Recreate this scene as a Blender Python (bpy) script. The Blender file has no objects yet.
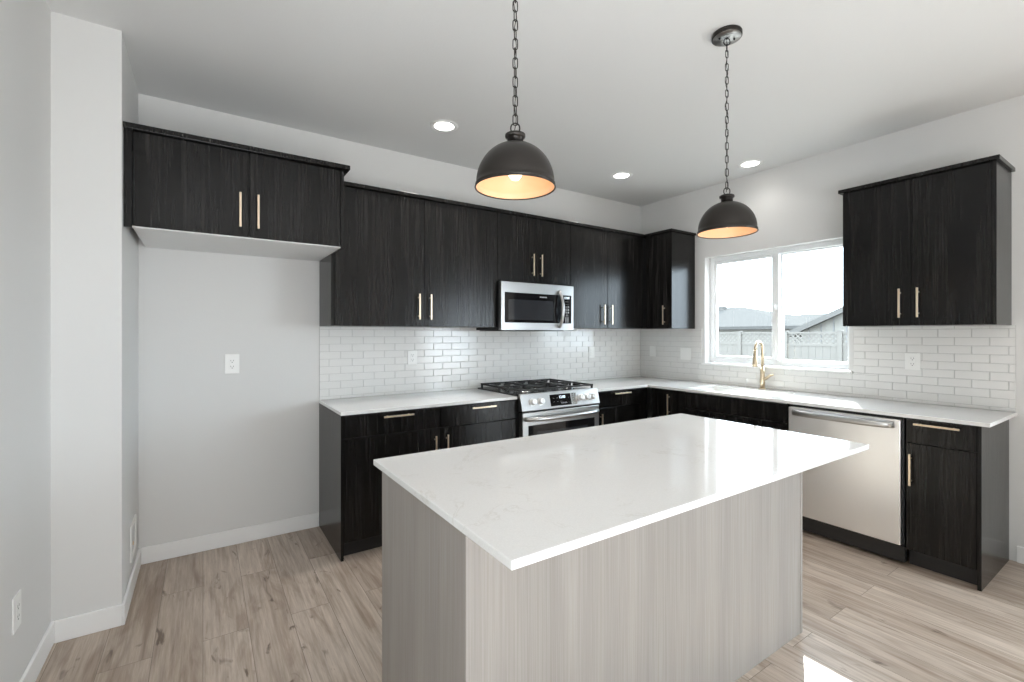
import bpy, bmesh, math, random
from mathutils import Vector, Matrix
random.seed(7)
S = bpy.context.scene
C = S.collection
R = math.radians

# ------------------------------------------------------------------ camera
cam_d = bpy.data.cameras.new('camera')
cam = bpy.data.objects.new('camera', cam_d); C.objects.link(cam)
FPX = 463.2218
cam_d.sensor_width = 36.0
cam_d.lens = FPX / 1024 * 36
cam_d.shift_y = -(341 - 334.3067) / 1024
cam_d.clip_start = 0.02; cam_d.clip_end = 200
cam.location = (-4.141, -3.5769, 1.3911)
cam.rotation_euler = (R(90), 0, R(56.3109 - 90))
S.camera = cam

# ------------------------------------------------------------------ world, sun, exposure
w = bpy.data.worlds.new('sky'); S.world = w; w.use_nodes = True
bg = w.node_tree.nodes['Background']
bg.inputs[0].default_value = (0.76, 0.87, 1.0, 1)
bg.inputs[1].default_value = 7.5
sun_d = bpy.data.lights.new('sun', 'SUN'); sun_d.energy = 10.0; sun_d.angle = R(0.6); sun_d.color = (1, 0.96, 0.9)
sun = bpy.data.objects.new('sun', sun_d); C.objects.link(sun)
sun.rotation_euler = Vector((-1.47, -0.71, -1.0)).to_track_quat('-Z', 'Y').to_euler()
S.view_settings.view_transform = 'Standard'
S.view_settings.look = 'None'
S.view_settings.exposure = 0.70
S.view_settings.gamma = 1.0
S.view_settings.use_curve_mapping = False

def area(name, loc, direction, sx, sy, power, color=(1, 1, 1)):
    d = bpy.data.lights.new(name, 'AREA'); d.shape = 'RECTANGLE'; d.size = sx; d.size_y = sy
    d.energy = power; d.color = color
    o = bpy.data.objects.new(name, d); C.objects.link(o)
    o.location = loc; o.rotation_euler = Vector(direction).to_track_quat('-Z', 'Z' if abs(direction[2]) < .5 else 'Y').to_euler()
    return o
# added fill light behind the camera, aimed up to brighten the ceiling
area('ceiling_fill', (-3.95, -4.8, 0.9), (-0.05, 0.60, 1), 1.4, 1.8, 46, (0.94, 0.97, 1.0))
# daylight entering by the sliding glass door farther along the window wall
area('daylight_door', (-0.03, -5.15, 1.08), (-1, 0.05, 0), 2.1, 1.8, 26, (0.90, 0.95, 1.0))

# ------------------------------------------------------------------ measures of the room
H = 2.845            # ceiling
XL = -4.466          # fridge alcove side wall
YL = -0.692          # its end
XW = -4.712          # left wall
YR = -7.5            # wall behind the camera
CT = 0.914           # counter top
UB = 1.448           # underside of wall cabinets
UT = 2.385           # top of wall cabinets
UD = 0.377           # depth of wall cabinets
BD = 0.642           # depth of base cabinets

# ------------------------------------------------------------------ materials
def mat(name, color=(.8, .8, .8), rough=.5, metal=0., spec=.5, coat=0., emit=None, estr=0.):
    m = bpy.data.materials.new(name); m.use_nodes = True
    b = m.node_tree.nodes['Principled BSDF']
    b.inputs['Base Color'].default_value = (*color, 1)
    b.inputs['Roughness'].default_value = rough
    b.inputs['Metallic'].default_value = metal
    b.inputs['Specular IOR Level'].default_value = spec
    b.inputs['Coat Weight'].default_value = coat
    if emit:
        b.inputs['Emission Color'].default_value = (*emit, 1)
        b.inputs['Emission Strength'].default_value = estr
    return m
def N(m, t, **kw):
    n = m.node_tree.nodes.new(t)
    for k, v in kw.items(): setattr(n, k, v)
    return n
def L(m, a, b): m.node_tree.links.new(a, b)
def coords(m, scale, kind='Object', rnd=False):
    tc = N(m, 'ShaderNodeTexCoord'); mp = N(m, 'ShaderNodeMapping'); mp.inputs['Scale'].default_value = scale
    L(m, tc.outputs[kind], mp.inputs['Vector'])
    if rnd:
        oi = N(m, 'ShaderNodeObjectInfo'); mu = N(m, 'ShaderNodeMath', operation='MULTIPLY'); mu.inputs[1].default_value = 37.
        L(m, oi.outputs['Random'], mu.inputs[0]); L(m, mu.outputs[0], mp.inputs['Location'])
    return mp.outputs[0]
def noise(m, vec, scale, detail=4, rough=.5, dist=0.):
    n = N(m, 'ShaderNodeTexNoise'); n.inputs['Scale'].default_value = scale; n.inputs['Detail'].default_value = detail
    n.inputs['Roughness'].default_value = rough; n.inputs['Distortion'].default_value = dist
    L(m, vec, n.inputs['Vector']); return n.outputs['Fac']
def ramp(m, fac, stops):
    r = N(m, 'ShaderNodeValToRGB'); e = r.color_ramp.elements
    while len(e) < len(stops): e.new(.5)
    for i, (p, c) in enumerate(stops):
        e[i].position = p; e[i].color = (*c, 1) if len(c) == 3 else c
    L(m, fac, r.inputs[0]); return r.outputs[0]
def mixc(m, fac, a, b, mode='MIX'):
    x = N(m, 'ShaderNodeMix', data_type='RGBA', blend_type=mode)
    if isinstance(fac, float): x.inputs[0].default_value = fac
    else: L(m, fac, x.inputs[0])
    for s, v in ((6, a), (7, b)):
        if isinstance(v, tuple): x.inputs[s].default_value = (*v, 1)
        else: L(m, v, x.inputs[s])
    return x.outputs[2]
def bump(m, h, strength, dist=.002):
    b = N(m, 'ShaderNodeBump'); b.inputs['Strength'].default_value = strength; b.inputs['Distance'].default_value = dist
    L(m, h, b.inputs['Height']); L(m, b.outputs[0], m.node_tree.nodes['Principled BSDF'].inputs['Normal'])
def base(m, out): L(m, out, m.node_tree.nodes['Principled BSDF'].inputs['Base Color'])
def setrough(m, out): L(m, out, m.node_tree.nodes['Principled BSDF'].inputs['Roughness'])

def paint(name, col, b=.12):
    m = mat(name, col, .75, spec=.25)
    v = coords(m, (1, 1, 1), 'Generated'); v = coords(m, (1, 1, 1))
    bump(m, noise(m, v, 90, 3), b, .002); return m
M_wall = paint('wall_paint', (.725, .72, .705))
M_ceil = paint('ceiling_paint', (.75, .75, .74), .3)
M_trim = mat('trim_paint', (.86, .86, .85), .4)
M_vinyl = mat('window_vinyl', (.88, .89, .89), .35)
M_plate = mat('plate_plastic', (.88, .88, .86), .35)
M_slot = mat('plate_slot', (.12, .12, .12), .6)

def dark_wood():
    m = mat('dark_stained_wood', rough=.24, spec=.30)
    v = coords(m, (1, 1, 1), rnd=True)
    mp = N(m, 'ShaderNodeMapping'); mp.inputs['Scale'].default_value = (70, 70, 1.6); L(m, v, mp.inputs['Vector'])
    g = noise(m, mp.outputs[0], 1.6, 5, .62)
    mp2 = N(m, 'ShaderNodeMapping'); mp2.inputs['Scale'].default_value = (7, 7, .9); L(m, v, mp2.inputs['Vector'])
    g2 = noise(m, mp2.outputs[0], 1.3, 3, .5, 1.2)
    c1 = ramp(m, g, [(.32, (.0018, .0017, .0017)), (.50, (.0068, .0065, .0063)), (.70, (.0185, .0178, .0172))])
    c2 = ramp(m, g2, [(.38, (.50, .50, .50)), (.62, (1.4, 1.37, 1.34))])
    base(m, mixc(m, 1.0, c1, c2, 'MULTIPLY'))
    setrough(m, ramp(m, g, [(.3, (.27,) * 3), (.7, (.20,) * 3)]))
    bump(m, g, .10, .0004); return m
M_dark = dark_wood()
M_black = mat('shadow_gap_black', (.008, .008, .008), .6)  # on carcass fronts and in door gaps it paints shade; canopy screws are black
M_toe = mat('toe_kick_black', (.012, .011, .011), .5)
def greige_wood():
    m = mat('greige_laminate', rough=.5, spec=.4)
    v = coords(m, (1, 1, 1))
    mp = N(m, 'ShaderNodeMapping'); mp.inputs['Scale'].default_value = (130, 130, 1.5); L(m, v, mp.inputs['Vector'])
    g = noise(m, mp.outputs[0], 1.5, 4, .65)
    mp2 = N(m, 'ShaderNodeMapping'); mp2.inputs['Scale'].default_value = (6, 6, .35); L(m, v, mp2.inputs['Vector'])
    g2 = noise(m, mp2.outputs[0], 1.5, 3)
    c1 = ramp(m, g, [(.30, (.275, .246, .22)), (.5, (.31, .284, .26)), (.72, (.345, .322, .30))])
    c2 = ramp(m, g2, [(.35, (.90, .90, .90)), (.65, (1.06, 1.06, 1.06))])
    base(m, mixc(m, 1.0, c1, c2, 'MULTIPLY')); bump(m, g, .2, .0006); return m
M_greige = greige_wood()
def quartz():
    m = mat('white_quartz', rough=.07, spec=.55)
    v = coords(m, (1, 1, 1))
    a = noise(m, v, 3.2, 7, .62, 1.4)
    vein = ramp(m, a, [(.485, (1, 1, 1)), (.502, (.90, .89, .87)), (.52, (1, 1, 1))])
    k = noise(m, v, 5, 2)
    mask = ramp(m, k, [(.48, (0, 0, 0)), (.6, (1, 1, 1))])
    sp = noise(m, v, 260, 2)
    c = ramp(m, sp, [(.3, (.76, .76, .75)), (.7, (.81, .81, .80))])
    base(m, mixc(m, 1.0, c, mixc(m, mask, (1., 1., 1.), vein), 'MULTIPLY')); return m
M_quartz = quartz()
M_tile = mat('glazed_tile', (.80, .795, .775), .12, spec=.5)
v = coords(M_tile, (1, 1, 1)); bump(M_tile, noise(M_tile, v, 22, 2), .12, .004)
M_grout = mat('grout', (.60, .595, .58), .9, spec=.1)
def steel(name, col=(.62, .61, .60), rough=.26, stretch=(400, 3, 3)):
    m = mat(name, col, rough, 1.)
    v = coords(m, stretch); g = noise(m, v, 1.0, 3)
    setrough(m, ramp(m, g, [(.3, (rough - .015,) * 3), (.7, (rough + .03,) * 3)]))
    return m
M_steel = steel('brushed_stainless', (.50, .50, .495), .30, (3, 3, 300))
M_steelh = steel('brushed_stainless_panel', (.88, .88, .88), .34, (2, 300, 300))
M_chrome = mat('polished_steel', (.78, .78, .77), .16, 1.)
M_knob = mat('satin_knob_metal', (.88, .88, .87), .38, .9)
M_brass = mat('champagne_brass', (.80, .66, .50), .32, 1.)
M_gold = mat('brushed_gold_faucet', (.62, .51, .36), .30, 1.)
M_glassblack = mat('black_glass', (.006, .006, .007), .05, spec=.6)
M_glassgrey = mat('tinted_oven_window', (.03, .032, .036), .04, spec=.8)
M_enamel = mat('black_enamel', (.012, .012, .013), .22)
M_iron = mat('cast_iron', (.014, .014, .015), .5)
M_body = mat('appliance_black_side', (.015, .015, .016), .45)
M_mark = mat('control_print', (.75, .78, .80), .5)
M_disp = mat('lit_clock_digits', (.8, .9, 1.), .5, emit=(.75, .9, 1.), estr=1.2)
M_bronze = mat('oil_rubbed_bronze', (.028, .024, .021), .36, .55, spec=.6)
M_canopy_sheen = mat('canopy_sheen_grey', (.42, .41, .40), .28, 1.)  # bronze canopy underside, its pale reflection put into the colour
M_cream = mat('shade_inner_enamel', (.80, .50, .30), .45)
M_mel = mat('white_melamine', (.74, .74, .73), .5)
M_sink = mat('white_sink', (.84, .84, .83), .2)
M_bulb = mat('lit_bulb', (1, .8, .5), .3, emit=(1, .82, .58), estr=3.5)
M_lens = mat('lit_downlight_lens', (1, 1, 1), .4, emit=(1, .97, .92), estr=6)
def glass():
    m = bpy.data.materials.new('window_glass'); m.use_nodes = True
    nt = m.node_tree; nt.nodes.clear()
    o = nt.nodes.new('ShaderNodeOutputMaterial'); t = nt.nodes.new('ShaderNodeBsdfTransparent'); g = nt.nodes.new('ShaderNodeBsdfGlossy')
    g.inputs['Roughness'].default_value = 0.02
    f = nt.nodes.new('ShaderNodeFresnel'); f.inputs[0].default_value = 1.45
    x = nt.nodes.new('ShaderNodeMixShader'); t.inputs[0].default_value = (.95, .97, .96, 1)
    ge = nt.nodes.new('ShaderNodeNewGeometry'); iv = nt.nodes.new('ShaderNodeMath'); iv.operation = 'SUBTRACT'; iv.inputs[0].default_value = 1
    mu = nt.nodes.new('ShaderNodeMath'); mu.operation = 'MULTIPLY'   # reflect at the outer faces only
    nt.links.new(ge.outputs['Backfacing'], iv.inputs[1]); nt.links.new(f.outputs[0], mu.inputs[0]); nt.links.new(iv.outputs[0], mu.inputs[1])
    nt.links.new(mu.outputs[0], x.inputs[0]); nt.links.new(t.outputs[0], x.inputs[1]); nt.links.new(g.outputs[0], x.inputs[2]); nt.links.new(x.outputs[0], o.inputs[0])
    return m
M_glass = glass()
def floor_mat():
    m = mat('oak_plank_floor', rough=.36, spec=.45)
    tc = N(m, 'ShaderNodeTexCoord')
    mp = N(m, 'ShaderNodeMapping'); mp.inputs['Rotation'].default_value = (0, 0, R(-90)); mp.inputs['Location'].default_value = (0, 0, 0)
    L(m, tc.outputs['Object'], mp.inputs['Vector'])
    # object origin is the floor's corner, so planks (0.182 wide) run along the room's depth
    br = N(m, 'ShaderNodeTexBrick'); br.offset = .37; br.offset_frequency = 2; br.squash = 1
    br.inputs['Scale'].default_value = 1; br.inputs['Brick Width'].default_value = 1.5; br.inputs['Row Height'].default_value = .182
    br.inputs['Mortar Size'].default_value = .0011; br.inputs['Mortar Smooth'].default_value = .2; br.inputs['Bias'].default_value = 0
    br.inputs['Color1'].default_value = (0, 0, 0, 1); br.inputs['Color2'].default_value = (1, 1, 1, 1); br.inputs['Mortar'].default_value = (.5, .5, .5, 1)
    L(m, mp.outputs[0], br.inputs['Vector'])
    # shift the grain on every plank
    sc = N(m, 'ShaderNodeVectorMath', operation='SCALE'); sc.inputs['Scale'].default_value = 17.3; L(m, br.outputs['Color'], sc.inputs[0])
    ad = N(m, 'ShaderNodeVectorMath', operation='ADD'); L(m, mp.outputs[0], ad.inputs[0]); L(m, sc.outputs[0], ad.inputs[1])
    def stretch(s):
        q = N(m, 'ShaderNodeMapping'); q.inputs['Scale'].default_value = s; L(m, ad.outputs[0], q.inputs['Vector']); return q.outputs[0]
    fine = noise(m, stretch((3.2, 70, 1)), 1.0, 5, .7)
    broad = noise(m, stretch((1.1, 7, 1)), 1.3, 4, .55, 1.6)
    knot = noise(m, stretch((5.5, 17, 1)), 1.0, 3, .55, .8)
    plank = ramp(m, br.outputs['Color'], [(0, (.40, .325, .265)), (.5, (.475, .395, .33)), (1, (.54, .46, .39))])
    c = mixc(m, 1.0, plank, ramp(m, fine, [(.30, (.72, .69, .66)), (.68, (1.16, 1.16, 1.16))]), 'MULTIPLY')
    c = mixc(m, 1.0, c, ramp(m, broad, [(.34, (.74, .69, .65)), (.50, (1., 1., 1.)), (.7, (1.12, 1.13, 1.14))]), 'MULTIPLY')
    c = mixc(m, 1.0, c, ramp(m, knot, [(.27, (.36, .32, .29)), (.36, (1, 1, 1))]), 'MULTIPLY')
    c = mixc(m, br.outputs['Fac'], c, (.16, .125, .10))
    base(m, c)
    setrough(m, ramp(m, fine, [(.3, (.42,) * 3), (.7, (.32,) * 3)]))
    bump(m, fine, .12, .0008); return m
M_floor = floor_mat()
M_fence = mat('fence_vinyl', (.135, .126, .113), .6, spec=.1)
M_roof = mat('roof_shingle', (.20, .205, .215), .9)
v = coords(M_roof, (1, 1, 1)); base(M_roof, ramp(M_roof, noise(M_roof, v, 9, 4), [(.3, (.07, .068, .065)), (.7, (.085, .083, .079))]))
for q_ in (M_roof,): q_.node_tree.nodes['Principled BSDF'].inputs['Specular IOR Level'].default_value = 0
M_siding = mat('house_siding', (.18, .172, .155), .8, 0, .1)
M_fascia = mat('house_fascia', (.13, .13, .13), .7)
M_fascia2 = mat('house_rake_grey', (.10, .096, .09), .7, 0, .1)
M_ground = mat('yard_gravel', (.36, .34, .31), .95)
v = coords(M_ground, (1, 1, 1)); base(M_ground, ramp(M_ground, noise(M_ground, v, 14, 5), [(.3, (.13, .12, .11)), (.7, (.19, .18, .16))]))

# ------------------------------------------------------------------ helpers (all shapes are given in room coordinates)
def world_loc(o):
    p = Vector((0, 0, 0))
    while o: p += o.location; o = o.parent
    return p
def thing(name, label, cat, loc=(0, 0, 0), group=None):
    o = bpy.data.objects.new(name, None); o.empty_display_size = .1; C.objects.link(o); o.location = loc
    o['label'] = label; o['category'] = cat
    if group: o['group'] = group
    return o
def tag(o, label, cat, group=None):
    o['label'] = label; o['category'] = cat
    if group: o['group'] = group
    return o
def obj(name, bm, m, parent=None, label=None, smooth=False, bevel=0, seg=2):
    vs = [v_.co.copy() for v_ in bm.verts]
    lo = Vector((min(p[i] for p in vs) for i in range(3))); hi = Vector((max(p[i] for p in vs) for i in range(3)))
    c = (lo + hi) / 2
    if parent is None: c.z = lo.z
    bmesh.ops.translate(bm, verts=bm.verts, vec=-c)
    bmesh.ops.recalc_face_normals(bm, faces=bm.faces)
    me = bpy.data.meshes.new(name); bm.to_mesh(me); bm.free()
    for mm in (m if isinstance(m, (list, tuple)) else [m]): me.materials.append(mm)
    if smooth:
        for p in me.polygons: p.use_smooth = True
    o = bpy.data.objects.new(name, me); C.objects.link(o)
    if parent: o.parent = parent; o.location = c - world_loc(parent)
    else: o.location = c
    if label: o['label'] = label
    if bevel:
        b = o.modifiers.new('bevel', 'BEVEL'); b.width = bevel; b.segments = seg; b.limit_method = 'ANGLE'; b.angle_limit = R(35)
        if not smooth:
            for p in me.polygons: p.use_smooth = False
    if smooth and not bevel:
        pass
    return o
def struct(name, bm, m, **kw):
    o = obj(name, bm, m, **kw)
    if not kw.get('parent'): o['kind'] = 'structure'
    return o
def box(bm, x0, x1, y0, y1, z0, z1, mi=0):
    x0, x1 = sorted((x0, x1)); y0, y1 = sorted((y0, y1)); z0, z1 = sorted((z0, z1))
    vs = [bm.verts.new(p) for p in ((x0, y0, z0), (x1, y0, z0), (x1, y1, z0), (x0, y1, z0), (x0, y0, z1), (x1, y0, z1), (x1, y1, z1), (x0, y1, z1))]
    for f in ((3, 2, 1, 0), (4, 5, 6, 7), (0, 1, 5, 4), (1, 2, 6, 5), (2, 3, 7, 6), (3, 0, 4, 7)):
        fa = bm.faces.new([vs[i] for i in f]); fa.material_index = mi
    return bm
def BX(*a): return box(bmesh.new(), *a)
def BXS(*boxes):
    bm = bmesh.new()
    for b in boxes: box(bm, *b)
    return bm
def frame(bm, axis, c0, c1, a0, a1, b0, b1, t, tb=None):
    """a rectangular ring; axis 'x' -> thickness along x (c0..c1), a = y, b = z; axis 'y' -> a = x"""
    tb = t if tb is None else tb
    for (p0, p1, q0, q1) in ((a0, a0 + t, b0, b1), (a1 - t, a1, b0, b1), (a0 + t, a1 - t, b0, b0 + tb), (a0 + t, a1 - t, b1 - tb, b1)):
        if axis == 'x': box(bm, c0, c1, p0, p1, q0, q1)
        else: box(bm, p0, p1, c0, c1, q0, q1)
    return bm
def tube(bm, pts, rad, n=10, closed=False, flat=1.0):
    pts = [Vector(p) for p in pts]; k = len(pts)
    rads = rad if isinstance(rad, (list, tuple)) else [rad] * k
    rings = []; up = None
    for i, p in enumerate(pts):
        if closed: t = (pts[(i + 1) % k] - pts[i - 1]).normalized()
        else: t = (pts[min(i + 1, k - 1)] - pts[max(i - 1, 0)]).normalized()
        if up is None:
            up = Vector((0, 0, 1)) if abs(t.z) < .9 else Vector((1, 0, 0))
        a = (up - t * up.dot(t))
        if a.length < 1e-5: a = t.orthogonal()
        a.normalize(); b = t.cross(a); up = a
        rings.append([bm.verts.new(p + (a * math.cos(2 * math.pi * j / n) + b * math.sin(2 * math.pi * j / n) * flat) * rads[i]) for j in range(n)])
    for i in range(k if closed else k - 1):
        r0, r1 = rings[i], rings[(i + 1) % k]
        for j in range(n): bm.faces.new((r0[j], r0[(j + 1) % n], r1[(j + 1) % n], r1[j]))
    if not closed:
        bm.faces.new(rings[0][::-1]); bm.faces.new(rings[-1])
    return bm
def lathe(bm, prof, cx, cy, n=48, cap0=False, cap1=False, axis='z', mi=0):
    rings = []
    for r_, z in prof:
        ring = []
        for j in range(n):
            a = 2 * math.pi * j / n; u, v_ = r_ * math.cos(a), r_ * math.sin(a)
            if axis == 'z': ring.append(bm.verts.new((cx + u, cy + v_, z)))
            elif axis == 'y': ring.append(bm.verts.new((cx + u, z, cy + v_)))     # cx = x, cy = z
            else: ring.append(bm.verts.new((z, cx + u, cy + v_)))                 # cx = y, cy = z
        rings.append(ring)
    for a, b in zip(rings, rings[1:]):
        for j in range(n):
            f = bm.faces.new((a[j], a[(j + 1) % n], b[(j + 1) % n], b[j])); f.material_index = mi; f.smooth = True
    if cap0: bm.faces.new(rings[0][::-1])
    if cap1: bm.faces.new(rings[-1])
    return bm
def prism(bm, poly, axis, c0, c1):
    """poly = list of 2-D points; axis 'x': (y,z) pts; 'y': (x,z); 'z': (x,y)"""
    def P(p, c): return {'x': (c, p[0], p[1]), 'y': (p[0], c, p[1]), 'z': (p[0], p[1], c)}[axis]
    a = [bm.verts.new(P(p, c0)) for p in poly]; b = [bm.verts.new(P(p, c1)) for p in poly]
    bm.faces.new(a); bm.faces.new(b[::-1])
    for i in range(len(poly)):
        j = (i + 1) % len(poly); bm.faces.new((a[i], b[i], b[j], a[j]))
    return bm
def text_mesh(name, s, size, loc, rot, m, parent, align='CENTER'):
    cu = bpy.data.curves.new(name, 'FONT'); cu.body = s; cu.size = size; cu.extrude = .0002; cu.align_x = align; cu.align_y = 'CENTER'
    t = bpy.data.objects.new('tmp', cu); C.objects.link(t)
    dg = bpy.context.evaluated_depsgraph_get(); me = bpy.data.meshes.new_from_object(t.evaluated_get(dg))
    C.objects.unlink(t); bpy.data.objects.remove(t)
    me.materials.clear(); me.materials.append(m)
    o = bpy.data.objects.new(name, me); C.objects.link(o); o.parent = parent
    o.location = Vector(loc) - world_loc(parent); o.rotation_euler = rot
    return o

# ------------------------------------------------------------------ room shell
fl = BX(XW - .2, .2, YR - .2, .2, -.12, 0)
o = struct('floor', fl, M_floor)
# move the origin so that a plank seam falls on x = -4.142
dx = Vector((-4.142 - .182 * 1, -2.0, -.12)) - o.location
o.data.transform(Matrix.Translation(-dx)); o.location += dx
struct('ceiling', BX(XW - .2, .2, YR - .2, .2, H, H + .15), M_ceil)
struct('wall_back', BX(XL, .17, 0, .17, 0, H), M_wall)
struct('wall_left_return', BX(XW - .17, XL, YL, .17, 0, H), M_wall)
struct('wall_left', BX(XW - .17, XW, YR, YL, 0, H), M_wall)
# right wall with the window opening
WY0, WY1, WZ0, WZ1 = -2.050, -.815, 1.105, 2.150
DYA, DYB, DZT = -6.35, -3.95, 2.08      # sliding glass door farther along the same wall
struct('wall_right', BXS((0, .17, WY1, 0, 0, H), (0, .17, DYB, WY0, 0, H), (0, .17, YR, DYA, 0, H), (0, .17, DYA, DYB, DZT, H), (0, .17, WY0, WY1, 0, WZ0), (0, .17, WY0, WY1, WZ1, H)), M_wall)
struct('wall_rear', BX(XW - .17, .17, YR - .17, YR, 0, H), M_wall)
d1 = struct('door_1', frame(bmesh.new(), 'x', .05, .13, DYA + .001, DYB - .001, .001, DZT - .001, .07), M_vinyl)
obj('door_stile', BX(.06, .12, (DYA + DYB) / 2 - .05, (DYA + DYB) / 2 + .05, .072, DZT - .072), M_vinyl, d1)
obj('pane', BX(.088, .092, DYA + .072, DYB - .072, .072, DZT - .072), M_glass, d1)
# baseboards
BH, BT = .100, .013
struct('baseboard_back', BX(XL + BT, -3.4425, -BT, -.0003, 0.0003, BH), M_trim, bevel=.003)
struct('baseboard_return', BXS((XL + .0003, XL + BT, YL - BT, -.0003, .0003, BH)), M_trim, bevel=.003)
struct('baseboard_return_end', BX(XW + BT, XL + .0003, YL - BT, YL - .0003, .0003, BH), M_trim, bevel=.003)
struct('baseboard_left', BX(XW + .0003, XW + BT, YR, YL - .0003, .0003, BH), M_trim, bevel=.003)
struct('baseboard_right', BX(-BT, -.0003, DYB + .002, -2.9335, .0003, BH), M_trim, bevel=.003)

# ------------------------------------------------------------------ kitchen window
w1 = struct('window_1', frame(bmesh.new(), 'x', .085, .165, WY0 + .001, WY1 - .001, WZ0 + .012, WZ1 - .001, .042), M_vinyl, bevel=.003)
ymid = -1.462
obj('window_mullion', BX(.075, .150, ymid - .022, ymid + .022, WZ0 + .054, WZ1 - .044), M_vinyl, w1, bevel=.003)
sash = obj('window_sash', frame(bmesh.new(), 'x', .095, .125, ymid + .023, WY1 - .044, WZ0 + .055, WZ1 - .044, .024), M_vinyl, w1, bevel=.003)
sash2 = obj('window_sash', frame(bmesh.new(), 'x', .125, .155, WY0 + .044, ymid - .023, WZ0 + .055, WZ1 - .044, .010), M_vinyl, w1, bevel=.002)
obj('pane', BX(.108, .112, ymid + .045, WY1 - .066, WZ0 + .077, WZ1 - .066), M_glass, sash)
obj('pane', BX(.138, .142, WY0 + .052, ymid - .031, WZ0 + .063, WZ1 - .052), M_glass, sash2)
obj('sash_lock', BXS((.062, .076, ymid - .004, ymid + .010, 1.60, 1.66), (.052, .062, ymid, ymid + .006, 1.625, 1.65)), M_vinyl, w1, bevel=.002)
obj('window_sill', BXS((-.022, .086, WY0 - .026, WY1 + .026, WZ0 - .016, WZ0 + .003),), M_trim, w1, bevel=.003)

# ------------------------------------------------------------------ tiled backsplash
TL, TH, G = .1657, .0545, .0028
def tile_at(bm, to3, a0, a1, z0, z1, th=.0075, ch=.0016):
    v0 = [bm.verts.new(to3(a, 0, z)) for a, z in ((a0, z0), (a1, z0), (a1, z1), (a0, z1))]
    v1 = [bm.verts.new(to3(a, th - ch, z)) for a, z in ((a0, z0), (a1, z0), (a1, z1), (a0, z1))]
    c = min(ch, (a1 - a0) * .3, (z1 - z0) * .3)
    v2 = [bm.verts.new(to3(a, th, z)) for a, z in ((a0 + c, z0 + c), (a1 - c, z0 + c), (a1 - c, z1 - c), (a0 + c, z1 - c))]
    for p, q in ((v0, v1), (v1, v2)):
        for i in range(4): bm.faces.new((p[i], p[(i + 1) % 4], q[(i + 1) % 4], q[i]))
    bm.faces.new(v2); bm.faces.new(v0[::-1])
def tiles(a_start, a_end, joint, zb, zt, to3, hole=None):
    bm = bmesh.new()
    k0 = math.floor((zb - 1.3175) / TH)
    z = 1.3175 + k0 * TH; k = k0
    while z < zt - .004:
        off = joint + (TL / 2 if k % 2 else 0)
        a = off + math.floor((a_start - off) / TL) * TL
        while a < a_end - .002:
            p0, p1 = max(a, a_start) + G / 2, min(a + TL, a_end) - G / 2
            q0, q1 = max(z + G / 2, zb + .001), min(z + TH - G / 2, zt)
            parts = [(p0, p1, q0, q1)]
            if hole:
                h0, h1, g0, g1 = hole
                new = []
                for (p0, p1, q0, q1) in parts:
                    if p1 <= h0 or p0 >= h1 or q1 <= g0 or q0 >= g1: new.append((p0, p1, q0, q1)); continue
                    if q0 < g0 - .004: new.append((p0, p1, q0, g0 - .001))
                    qq = max(q0, g0)
                    if p0 < h0 - .006: new.append((p0, h0 - .001, qq, q1))
                    if p1 > h1 + .006: new.append((h1 + .001, p1, qq, q1))
                parts = new
            for (p0, p1, q0, q1) in parts:
                if p1 - p0 > .006 and q1 - q0 > .004: tile_at(bm, to3, p0, p1, q0, q1)
            a += TL
        z += TH; k += 1
    return bm
ZT = UB - .0015
b1 = thing('tile_backsplash', 'glossy white subway tile backsplash behind the gas range on the back wall', 'backsplash', (-1.7, -.001, CT))
obj('grout', BX(-3.4405, -.0005, -.004, -.0005, CT + .001, ZT), M_grout, b1)
obj('tile_field', tiles(-3.4405, -.010, -2.795, CT + .001, ZT, lambda a, d, z: (a, -.004 - d * .6, z)), M_tile, b1)
b2 = thing('tile_backsplash', 'glossy white subway tile backsplash around the lower part of the sink window', 'backsplash', (-.001, -1.5, CT))
obj('grout', BXS((-.004, -.0005, -.786, -.0095, CT + .001, ZT), (-.004, -.0005, -2.929, -2.078, CT + .001, ZT), (-.004, -.0005, -2.078, -.786, CT + .001, WZ0 - .018)), M_grout, b2)
obj('tile_field', tiles(-2.929, -.0095, -2.154, CT + .001, ZT, lambda a, d, z: (-.004 - d * .6, a, z), (-2.078, -.786, WZ0 - .018, 3)), M_tile, b2)
FB = -.0095   # face of the tiles

# ------------------------------------------------------------------ pulls
def pull(parent, center, along, out, length=.187):
    """flat bar pull with two posts; along / out are 'x','y','z' axis letters, out has a sign"""
    c = Vector(center); sg = -1
    ax = {'x': Vector((1, 0, 0)), 'y': Vector((0, 1, 0)), 'z': Vector((0, 0, 1))}
    A, O = ax[along], ax[out] * sg
    W = [ax[k] for k in 'xyz' if k not in (along, out)][0]
    bm = bmesh.new()
    def bb(p, q, hw):
        lo = p - W * hw; hi = q + W * hw
        box(bm, lo.x, hi.x, lo.y, hi.y, lo.z, hi.z)
    bb(c + A * (-length / 2) + O * .026, c + A * (length / 2) + O * .036, .0055)
    for s in (-1, 1):
        p = c + A * (s * length * .36)
        bb(p - A * .004 + O * .0005, p + A * .004 + O * .0265, .004)
    return obj('handle', bm, M_brass, parent, bevel=.0015)

def crown(parent, x0, x1, y0, y1, z):
    return obj('crown_moulding', BX(x0, x1, y0, y1, z, z + .024), M_dark, parent, bevel=.002)

DT = .020  # door thickness
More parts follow.
